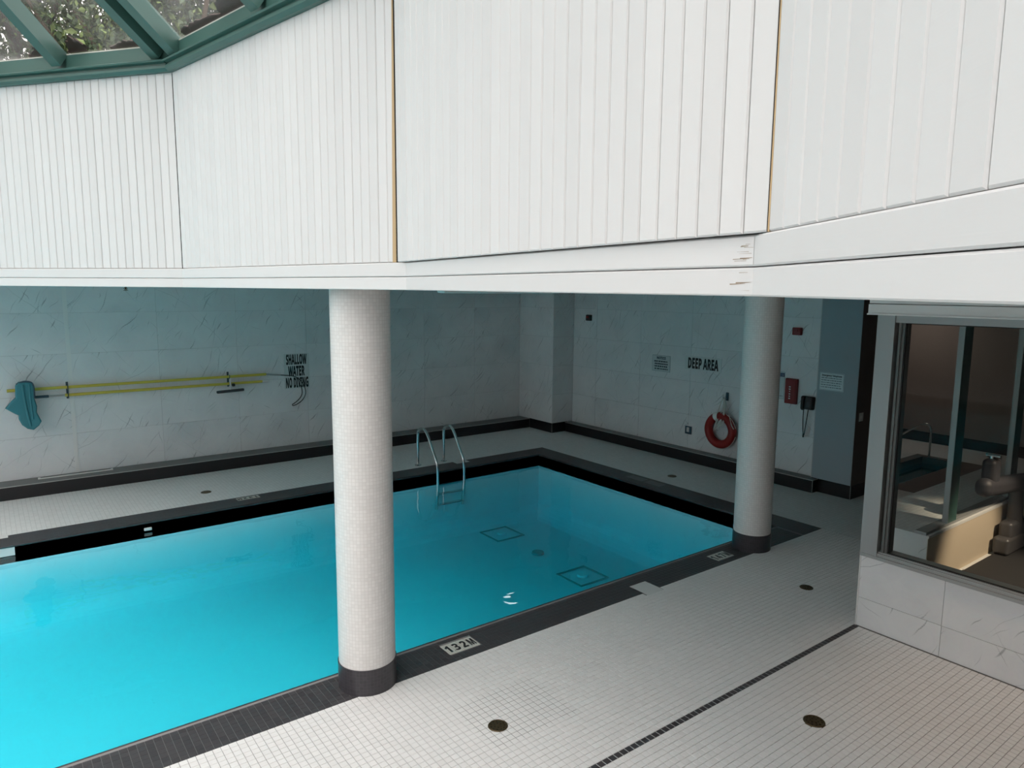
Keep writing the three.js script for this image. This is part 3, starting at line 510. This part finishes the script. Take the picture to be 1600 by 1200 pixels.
{
  const { x0, x1, z0, z1 } = SPA, s = thing('spa_pool', 'small sunken spa pool with black tiled rim behind the window', 'spa');
  mesh('rim', merge([bx(x0 - 0.15, x1 + 0.15, -0.2, 0.004, z1, z1 + 0.4), bx(x0 - 0.15, x1 + 0.15, -0.2, 0.004, z0 - 0.15, z0), bx(x0 - 0.15, x0, -0.2, 0.004, z0, z1), bx(x1, x1 + 0.15, -0.2, 0.004, z0, z1)]), M.brown, s);
  mesh('basin', merge([bx(x0 - 0.1, x1 + 0.1, -0.75, -0.65, z0 - 0.1, z1 + 0.1), bx(x0 - 0.1, x0, -0.65, -0.2, z0 - 0.1, z1 + 0.1), bx(x1, x1 + 0.1, -0.65, -0.2, z0 - 0.1, z1 + 0.1), bx(x0, x1, -0.65, -0.2, z0 - 0.1, z0), bx(x0, x1, -0.65, -0.2, z1, z1 + 0.1)]), M.spaBlack, s);
  const step = (r, y) => new THREE.CylinderGeometry(r, r, 0.1, 40, 1, false).scale(1, 1, 0.42).translate(x0 + 0.5, y, z1 - 0.31);
  parts(s, 'step', [[step(0.62, -0.3), M.spa], [step(1.1, -0.45), M.spa]]);
  const ring = (r, y) => new THREE.TorusGeometry(r, 0.03, 8, 48).rotateX(Math.PI / 2).scale(1, 1, 0.42).translate(x0 + 0.5, y, z1 - 0.31);
  parts(s, 'step_nosing', [[ring(0.62, -0.25), M.curbFront], [ring(1.1, -0.4), M.curbFront]]);
  mesh('water', new THREE.PlaneGeometry(x1 - x0, z1 - z0).rotateX(-Math.PI / 2).translate((x0 + x1) / 2, -0.12, (z0 + z1) / 2), M.spaWater, s);
  const h = thing('handrail', 'bent steel handrail rising beside the small spa pool', 'handrail', [13.65, 0, -5.75]);
  mesh('rail', tube([[0, 0.02, -0.75], [0, 0.12, -0.55], [0, 0.45, -0.12], [0, 0.57, 0.06], [0, 0.6, 0.16], [0, 0.55, 0.22], [0, 0.4, 0.24], [0, 0, 0.24]], 0.02, 60, 10), M.steel, h);
}
{ // exercise machine in the gym, against the cream wall
  const t = thing('exercise_machine', 'grey exercise machine with a long rounded beam on one column', 'exercise machine', [9.4, 0, -2.84]);
  mesh('foot', merge([rbx(0.66, 0.2, 0.17, 0.04, 0.02, 0.125, 0), rbx(0.5, 0.2, 0.14, 0.04, 0.04, 0.29, 0)]), M.machine, t);
  mesh('column', rod([0.05, 0.3, 0], [0.05, 0.78, 0], 0.08, 0.072, 24), M.machine, t);
  mesh('beam', rbx(1.66, 0.2, 0.17, 0.08).rotateZ(-0.105).translate(-0.2, 0.845, 0), M.vinyl, t);
  mesh('mast', rbx(0.2, 0.28, 0.14, 0.05, -0.8, 1.08, 0), M.vinyl, t);
  mesh('handle', merge([rod([-0.8, 1.25, -0.06], [-0.8, 1.25, 0.08], 0.022), rod([-0.8, 1.18, 0], [-0.8, 1.25, 0], 0.03)]), M.steel, t);
}

// ---------------------------------------------------------------- things on the long wall
const wallZ = (y, x, off) => [x, y, ZL + off];
{
  const pole = (name, label, pts, tip) => { const t = thing(name, label, 'pole', wallZ(pts[0][1], pts[0][0], 0.08)); return t; };
  const p1 = thing('shepherd_hook_pole', 'upper yellow pole with a thin looped rescue hook at its right end', 'pole', [0.21, 1.505, ZL + 0.085], 'yellow poles on the long wall');
  mesh('shaft', rod([0, 0, 0], [3.63, -0.005, 0], 0.022, 0.022, 16), M.yellow, p1); mesh('ferrule', rod([3.63, -0.005, 0], [3.88, -0.035, 0], 0.015), M.strip, p1);
  mesh('hook', tube([[3.86, -0.033, 0], [4.0, -0.05, 0], [4.12, -0.075, 0], [4.22, -0.14, 0], [4.29, -0.25, 0], [4.32, -0.36, 0], [4.3, -0.44, 0], [4.24, -0.52, 0], [4.15, -0.575, 0], [4.08, -0.59, 0], [4.07, -0.57, 0], [4.12, -0.545, 0], [4.2, -0.48, 0], [4.25, -0.4, 0], [4.25, -0.3, 0], [4.22, -0.23, 0]], 0.008, 90, 8), M.black, p1);
  const p2 = thing('net_pole', 'lower yellow pole carrying a teal skimmer net at its left end', 'pole', [0.53, 1.388, ZL + 0.085], 'yellow poles on the long wall');
  mesh('shaft', rod([0.37, 0, 0], [3.24, -0.006, 0], 0.022, 0.022, 16), M.yellow, p2); mesh('ferrule', rod([0.16, 0, 0], [0.37, 0, 0], 0.013), M.strip, p2); mesh('grip', rod([0, 0, 0], [0.17, 0, 0], 0.02), M.navy, p2); mesh('end_cap', rod([3.24, -0.006, 0], [3.36, -0.007, 0], 0.017), M.white, p2);
  // the net: a drooping bag with folds
  const n = thing('skimmer_net', 'teal net bag hanging limp over the ends of the yellow poles', 'net', [0.42, 1.3, ZL + 0.2]);
  const out = [[0.0, 0.35], [0.07, 0.33], [0.085, 0.28], [0.085, 0.1], [0.11, -0.02], [0.1, -0.12], [0.15, -0.26], [0.12, -0.31], [0.06, -0.36], [0.0, -0.34], [-0.06, -0.28], [-0.09, -0.2], [-0.09, -0.13], [-0.15, -0.09], [-0.235, -0.02], [-0.17, 0.06], [-0.11, 0.12], [-0.1, 0.3], [-0.07, 0.34]];
  const bag = (dz, k) => { const sh = new THREE.Shape(out.map(([a, b]) => new THREE.Vector2(a * k, b * k))); return new THREE.ExtrudeGeometry(sh, { depth: 0.07, bevelEnabled: true, bevelSize: 0.02, bevelThickness: 0.025, bevelSegments: 3, curveSegments: 4 }).translate(0, 0, dz); };
  mesh('bag', bag(-0.02, 0.93), M.net, n); mesh('rim', tube([[-0.1, 0.31, 0.05], [0, 0.345, 0.07], [0.09, 0.3, 0.06], [0.1, 0.1, 0.06]], 0.012, 30, 8), M.navy, n);
  mesh('fold', merge([tube([[-0.03, 0.3, 0.075], [-0.02, 0.1, 0.08], [0.0, -0.1, 0.08], [0.03, -0.3, 0.07]], 0.016, 30, 8), tube([[0.05, 0.3, 0.075], [0.05, 0.05, 0.08], [0.06, -0.2, 0.075]], 0.014, 30, 8)]), M.net, n);
  for (const [x, label] of [[0.94, 'thin dark bracket holding both yellow poles beside the net'], [3.23, 'thin dark bracket holding both yellow poles above the squeegee']]) {
    const b = thing('pole_bracket', label, 'bracket', [x, 1.45, ZL]);
    mesh('plate', rbx(0.03, 0.25, 0.012, 0.004, 0, 0, 0.006), M.navy, b);
    parts(b, 'hook', [0.055, -0.062].map((y) => [tube([[0, y - 0.032, 0.01], [0, y - 0.034, 0.06], [0, y - 0.032, 0.1], [0, y - 0.005, 0.122], [0, y + 0.03, 0.122]], 0.006, 20, 8), M.navy]));
  }
  const q = thing('squeegee', 'small grey brush head hanging below the bracket on the wall', 'brush', [3.225, 1.27, ZL + 0.155]);
  mesh('head', rbx(0.44, 0.045, 0.05, 0.015).rotateZ(0.03), M.vinyl, q); mesh('neck', rod([0, 0.02, 0], [0.005, 0.19, 0], 0.012), M.white, q); mesh('clamp', rbx(0.05, 0.05, 0.05, 0.015, 0.045, 0.1, 0.02), M.black, q);
}
// signs: a thin plate whose print is on its front
function sign(name, label, w, h, pos, turn, px, draw, rough = 0.5, extra) {
  const ratio = h / w, W = px, H = Math.round(px * ratio), t = canvasTex(W, H, draw);
  const g = tileGeo(w, h, 0.006, 0.0008).translate(-w / 2, -h / 2, 0), uv = g.attributes.uv; for (let i = 0; i < uv.count; i++) uv.setXY(i, uv.getX(i) / w, uv.getY(i) / h);
  const m = mesh(name, g, std({ map: t, roughness: rough })); m.position.set(...pos); m.rotation.y = turn; return tag(m, label, 'sign');
}
const words = (c, txt, x, y, size, sx, color = '#0c0d10', align = 'center') => { c.save(); c.translate(x, y); c.scale(sx, 1); c.fillStyle = color; c.font = `bold ${size}px sans-serif`; c.textAlign = align; c.textBaseline = 'middle'; c.fillText(txt, 0, 0); c.strokeStyle = color; c.lineWidth = size * 0.055; c.lineJoin = 'round'; c.strokeText(txt, 0, 0); c.restore(); };
const bars = (c, x, y, w, h, color = 'rgba(20,26,34,0.8)') => { c.fillStyle = color; let u = x; while (u < x + w - 6) { const l = Math.min(rr(12, 46), x + w - u); c.fillRect(u, y, l, h); u += l + rr(6, 11); } };
sign('wall_sign', 'white sign on the long wall reading SHALLOW WATER NO DIVING', 0.45, 0.62, [4.41, 1.515, ZL + 0.008], 0, 450, (c, w, h) => {
  c.fillStyle = 'rgb(196,204,204)'; c.fillRect(0, 0, w, h);
  words(c, 'SHALLOW', w / 2 - 4, 106, 236, 0.335); words(c, 'WATER', w / 2 - 8, 312, 236, 0.37); words(c, 'NO DIVING', w / 2, 518, 236, 0.325);
});
sign('wall_sign', 'white sign on the deep end wall reading DEEP AREA', 0.78, 0.235, [XB - 0.008, 1.72, -7.757], -Math.PI / 2, 780, (c, w, h) => { c.fillStyle = 'rgb(205,212,212)'; c.fillRect(0, 0, w, h); words(c, 'DEEP AREA', w / 2, h / 2 + 6, 246, 0.51); });
sign('wall_sign', 'small white sign headed NOTICE beside the DEEP AREA sign', 0.43, 0.3, [XB - 0.008, 1.648, -8.695], -Math.PI / 2, 430, (c, w, h) => { c.fillStyle = 'rgb(196,204,206)'; c.fillRect(0, 0, w, h); c.strokeStyle = 'rgba(30,60,80,0.6)'; c.lineWidth = 4; c.strokeRect(6, 6, w - 12, h - 12); words(c, 'NOTICE', w / 2, 52, 62, 0.95, '#10243a'); for (let k = 0; k < 4; k++) bars(c, 50 + (k % 2) * 12, 102 + k * 46, w - 110, 26); });
sign('wall_sign', 'white sign with fine print on the blue-grey pier headed Emergency Telephone', 0.37, 0.26, [9.87, 1.675, -5.385], -Math.PI / 2, 370, (c, w, h) => { c.fillStyle = 'rgb(212,222,224)'; c.fillRect(0, 0, w, h); c.strokeStyle = 'rgba(40,70,80,0.7)'; c.lineWidth = 3; c.strokeRect(7, 7, w - 14, h - 14); words(c, 'Emergency Telephone', w / 2, 40, 34, 0.85); for (let k = 0; k < 5; k++) bars(c, 26, 72 + k * 34, w - 60, 11, 'rgba(20,40,50,0.6)'); });
sign('wall_sign', 'narrow white sign with a dark blue top left of the red panel', 0.14, 0.43, [XB - 0.008, 1.525, -6.25], -Math.PI / 2, 140, (c, w, h) => { c.fillStyle = 'rgb(196,206,208)'; c.fillRect(0, 0, w, h); c.fillStyle = 'rgb(24,48,84)'; c.fillRect(6, 22, w - 12, 58); bars(c, 14, 36, w - 30, 10, 'rgba(190,205,220,0.8)'); bars(c, 14, 58, w - 30, 8, 'rgba(190,205,220,0.8)'); c.strokeStyle = 'rgba(40,70,80,0.6)'; c.lineWidth = 3; c.strokeRect(5, 5, w - 10, h - 10); bars(c, 16, 380, w - 34, 8); });

// ---------------------------------------------------------------- things on the deep end wall
{
  const b = thing('ring_buoy', 'red ring buoy with white rope hung on the deep end wall', 'ring buoy', [XB - 0.1, 0.645, -7.26]);
  mesh('ring', new THREE.TorusGeometry(0.238, 0.071, 20, 64).rotateY(Math.PI / 2), M.red, b);
  const band = (a, w) => { const g = new THREE.TorusGeometry(0.238, 0.0735, 16, 10, w).rotateZ(a).rotateY(-Math.PI / 2); return g; };
  parts(b, 'band', [[band(1.72, 0.34), M.white]]);
  mesh('grab_line', tube(Array.from({ length: 40 }, (_, i) => { const a = i / 39 * Math.PI * 1.86 + 0.25, r = 0.325 - 0.02 * Math.abs(Math.sin(a * 2)); return [-0.01, Math.sin(a) * r, Math.cos(a) * r]; }), 0.006, 160, 6), M.rope, b);
  mesh('rope_coil', merge([[-0.03, 0.02], [0.03, -0.01], [0.005, 0.045], [-0.05, -0.03]].map(([o, q]) => tube([[-0.1, 0.0, o * 0.3], [-0.11, -0.2, o + q], [-0.17, -0.42, -0.03 + o * 1.1], [-0.185, -0.56 + q, -0.06 + o], [-0.175, -0.44, 0.02 + q], [-0.12, -0.2, 0.03 - o * 0.5], [-0.1, -0.005, 0.01]], 0.007, 40, 6)).concat([tube([[-0.1, -0.02, 0.01], [-0.1, -0.2, 0.09], [-0.15, -0.42, 0.2], [-0.17, -0.5, 0.27]], 0.006, 30, 6)])).translate(0.1, 0.575, 0.04), M.rope, b);
  const h = thing('buoy_hook', 'small steel hook on the wall holding the rope of the red buoy', 'hook', [XB - 0.003, 1.22, -7.22]);
  mesh('plate', rbx(0.02, 0.14, 0.05, 0.006, -0.01, 0, 0), M.navy, h); mesh('peg', tube([[-0.01, -0.03, 0], [-0.08, -0.035, 0], [-0.12, -0.01, 0], [-0.125, 0.04, 0]], 0.009, 20, 8), M.steel, h);
  const o = thing('wall_outlet', 'small dark wall box with a pale cover low on the deep end wall', 'outlet', [XB - 0.001, 0.515, -8.005]);
  mesh('box', rbx(0.02, 0.14, 0.14, 0.006, -0.011, 0, 0), M.navy, o); mesh('cover', rbx(0.014, 0.085, 0.055, 0.005, -0.024, 0.01, 0), M.plate, o);
  const al = (name, label, y, z, w, h2, mat) => { const t = thing(name, label, 'alarm', [XB, y, z]); mesh('housing', rbx(0.06, h2, w, 0.01, -0.031, 0, 0), mat, t); mesh('lens', rbx(0.03, h2 * 0.35, w * 0.45, 0.008, -0.07, h2 * 0.12, 0), M.redDark, t); return t; };
  al('fire_alarm', 'small black square alarm high on the wall near the far corner', 2.41, -10.63, 0.13, 0.12, M.black); al('fire_alarm', 'small dark red alarm high on the wall right of the rear pillar', 2.38, -6.005, 0.14, 0.115, M.redDark);
  const p = thing('fire_cabinet', 'dark red rectangular cabinet on the wall beside the black telephone', 'fire cabinet', [XB, 1.455, -6.045]);
  mesh('cabinet', rbx(0.05, 0.39, 0.2, 0.008, -0.026, 0, 0), M.redDark, p); mesh('door', rbx(0.01, 0.35, 0.165, 0.004, -0.055, 0, 0), M.redDark, p);
  mesh('lettering', merge([[0.07, 0.028], [0.035, 0.03], [0.0, 0.016], [-0.04, 0.024], [-0.075, 0.02], [-0.11, 0.028]].map(([y, s]) => bx(-0.0615, -0.0605, y - 0.009, y + 0.007, -s / 2 - 0.01, s / 2 - 0.01))), M.plate, p);
  const ph = thing('wall_telephone', 'black wall telephone with a hanging cord', 'telephone', [XB, 1.31, -5.745]);
  mesh('body', rbx(0.1, 0.2, 0.18, 0.02, -0.051, 0, 0).rotateZ(-0.08), M.black, ph); mesh('handset', merge([rbx(0.045, 0.2, 0.05, 0.018, -0.12, 0.005, -0.05), rbx(0.05, 0.055, 0.055, 0.02, -0.105, 0.085, -0.05), rbx(0.05, 0.055, 0.055, 0.02, -0.105, -0.08, -0.05)]), M.black, ph); mesh('keypad', rbx(0.012, 0.09, 0.06, 0.004, -0.105, -0.01, 0.035), M.vinyl, ph);
  mesh('cord', tube([[-0.06, -0.09, -0.06], [-0.07, -0.25, -0.055], [-0.07, -0.42, -0.045], [-0.07, -0.5, -0.03], [-0.07, -0.47, -0.02], [-0.07, -0.3, 0.0], [-0.06, -0.09, 0.015]], 0.007, 50, 8), M.black, ph);
  mesh('cord_end', rbx(0.02, 0.06, 0.022, 0.006, -0.07, -0.5, -0.035), M.black, ph);
  const sw = thing('light_switch', 'pale light switch plate on the dark brown side of the pier', 'switch', [10.02, 1.2, -4.995]);
  mesh('plate', rbx(0.11, 0.125, 0.008, 0.003, 0, 0, 0.005), M.plate, sw); mesh('toggle', rbx(0.03, 0.05, 0.012, 0.003, 0, 0, 0.012), M.white, sw);
}

// ---------------------------------------------------------------- ceiling fittings
{
  const f = thing('strip_light', 'long pale strip fitting under the ceiling behind the front pillar', 'light', [4.5, ROOM.top, -6.2]);
  mesh('housing', rbx(1.5, 0.055, 0.14, 0.012, 0, -0.0285, 0), M.white, f); parts(f, 'end_cap', [[rbx(0.03, 0.05, 0.145, 0.008, -0.745, -0.028, 0), M.plate], [rbx(0.03, 0.05, 0.145, 0.008, 0.745, -0.028, 0), M.plate]]);
  for (const [x, z, label] of [[1.6, -10.9, 'small sprinkler head under the ceiling at the left above the yellow poles'], [8.2, -9.1, 'small sprinkler head under the ceiling above the deep end wall']]) {
    const s = thing('sprinkler', label, 'sprinkler', [x, ROOM.top, z]);
    mesh('body', rod([0, 0, 0], [0, -0.06, 0], 0.014, 0.01), M.brass, s); mesh('deflector', new THREE.CylinderGeometry(0.03, 0.03, 0.006, 16).translate(0, -0.072, 0), M.brass, s); mesh('frame_arm', tube([[-0.012, -0.03, 0], [-0.02, -0.05, 0], [0, -0.07, 0], [0.02, -0.05, 0], [0.012, -0.03, 0]], 0.003, 20, 6), M.brass, s);
  }
  // lamps on the ceiling of the pool hall (seen only as their reflections in the water) and out of sight in the gym and by the window
  const lamp = (label, x, z, r, col, k, li) => {
    const t = thing('ceiling_light', label, 'light', [x, ROOM.top, z], 'round ceiling lights');
    mesh('rim', new THREE.TorusGeometry(r, 0.015, 8, 40).rotateX(Math.PI / 2).translate(0, -0.012, 0), M.white, t);
    mesh('diffuser_lamp', new THREE.CylinderGeometry(r, r, 0.02, 40).translate(0, -0.012, 0), glow(...col, k), t);
    const l = new THREE.RectAreaLight(lin(...col), li, r * 1.7, r * 1.7); l.position.set(x, ROOM.top - 0.03, z); l.rotation.x = -Math.PI / 2; scene.add(l);
  };
  lamp('round ceiling light near the far corner of the pool hall', 8.0, -10.67, 0.13, [0.92, 0.98, 1], 7, 0.5);
  lamp('smaller round ceiling light nearest the far corner', 8.35, -11.1, 0.1, [0.92, 0.98, 1], 7, 0.5);
  const spot = thing('spotlight', 'warm ceiling spotlight inside the gym aimed at the cream wall', 'light', [8.55, ROOM.top, -0.8]);
  mesh('housing', new THREE.LatheGeometry([[0, 0], [0.07, 0], [0.07, -0.12], [0.055, -0.12], [0.05, -0.06], [0, -0.06]].map(([a, b]) => new THREE.Vector2(a, b)), 28), M.white, spot);
  mesh('diffuser_lamp', new THREE.CylinderGeometry(0.048, 0.048, 0.01, 24).translate(0, -0.07, 0), glow(1, 0.76, 0.52, 8), spot);
  const beamLight = new THREE.SpotLight(lin(1, 0.78, 0.58), 42, 0, 0.29, 0.5, 2); beamLight.position.set(8.55, ROOM.top - 0.13, -0.8); beamLight.target.position.set(8.6, 0.05, -2.85); beamLight.castShadow = true; scene.add(beamLight, beamLight.target);
  lamp('round warm ceiling light above the small spa pool', 14.0, -6.3, 0.2, [1, 0.84, 0.74], 4, 16);
  const down = thing('spotlight', 'warm ceiling downlight above the tiled floor by the gym window', 'light', [5.5, ROOM.top, -1.5]);
  mesh('housing', spot.children[0].geometry, M.white, down); mesh('diffuser_lamp', spot.children[1].geometry, spot.children[1].material, down);
  const pool2 = new THREE.SpotLight(lin(1, 0.7, 0.5), 5, 0, 0.62, 1, 2); pool2.position.set(5.5, ROOM.top - 0.13, -1.5); pool2.target.position.set(5.5, 0, -1.5); pool2.castShadow = true; scene.add(pool2, pool2.target);
}

// ---------------------------------------------------------------- trees beyond the glass
struct('ground', bx(-40, 45, -0.9, -0.5, -60, ZL - WT - 0.05), M.ground);
{
  const leaf = polys([[[0, 0, 0], [0.32, 0.45, 0.08], [0, 1, 0]], [[0, 0, 0], [0, 1, 0], [-0.32, 0.45, 0.08]]]);
  const tones = [[0.06, 0.095, 0.03], [0.095, 0.135, 0.04], [0.045, 0.075, 0.03], [0.12, 0.17, 0.045]];
  function tree(x, z, h, spread, count, label, tone, leafSize = 1) {
    const t = thing('tree', label, 'tree', [x, -0.5, z]);
    const br = [rod([0, 0, 0], [0.15, h * 0.45, 0.1], 0.24, 0.15, 10)], tips = [];
    for (let k = 0; k < 16; k++) { const a = k * 2.4, y0 = h * (0.2 + 0.02 * k), y1 = h * (0.32 + 0.04 * k), r = spread * (0.5 + 0.5 * Math.sin(Math.PI * (k + 2) / 18)); const tip = [Math.cos(a) * r, y1, Math.sin(a) * r]; tips.push(tip); br.push(rod([0.1, y0, 0.05], tip, 0.08, 0.02, 6)); }
    mesh('trunk', merge(br), M.bark, t);
    const m = std({ color: 0xffffff, roughness: 0.6, side: THREE.DoubleSide }); const im = new THREE.InstancedMesh(leaf, m, count), mt = new THREE.Matrix4(), q = new THREE.Quaternion(), e = new THREE.Euler();
    for (let i = 0; i < count; i++) {
      const tip = tips[(rnd() * tips.length) | 0], R = spread * 0.52, u = rr(-1, 1), a = rnd() * 6.283, s = Math.sqrt(1 - u * u), d = R * Math.pow(rnd(), 0.45), f = rr(0.55, 1.0);
      const p = [tip[0] * f + d * s * Math.cos(a), tip[1] + d * u * 0.75, tip[2] * f + d * s * Math.sin(a)], k = leafSize * (rnd() < 0.6 ? rr(0.09, 0.16) : rr(0.16, 0.26));
      mt.compose(new THREE.Vector3(...p), q.setFromEuler(e.set(rr(0, 6.28), rr(0, 6.28), rr(0, 6.28))), new THREE.Vector3(k, k, k)); im.setMatrixAt(i, mt);
      const c = tones[(tone + (rnd() < 0.3 ? 1 : 0)) % 4], v = rr(0.7, 1.25); im.setColorAt(i, lin(c[0] * v, c[1] * v, c[2] * v));
    }
    im.name = 'foliage'; im.userData.kind = 'stuff'; im.castShadow = im.receiveShadow = true; t.add(im);
  }
  tree(-3.5, -18.5, 16, 3.6, 34000, 'leafy tree behind the leftmost skylight pane', 1);
  tree(1.0, -19.5, 17, 3.8, 34000, 'broad dark leafy tree behind the middle skylight pane', 0);
  tree(5.6, -18.2, 16, 3.6, 34000, 'dense tree behind the green corner bars of the skylight', 2);
  tree(9.8, -19.5, 17, 3.8, 34000, 'tree with yellow-green sprays behind the right skylight pane', 3);
  tree(3.0, -15.2, 12.5, 2.6, 34000, 'smaller dark tree standing nearest the skylight glass', 2, 0.62);
  tree(3.4, -26, 20, 4.8, 34000, 'tall tree rising farthest off behind the middle skylight pane', 0);
  tree(16.5, -24, 19, 4.2, 14000, 'wide tree at the far right behind the skylight glass', 2);
}

renderer.render(scene, camera);
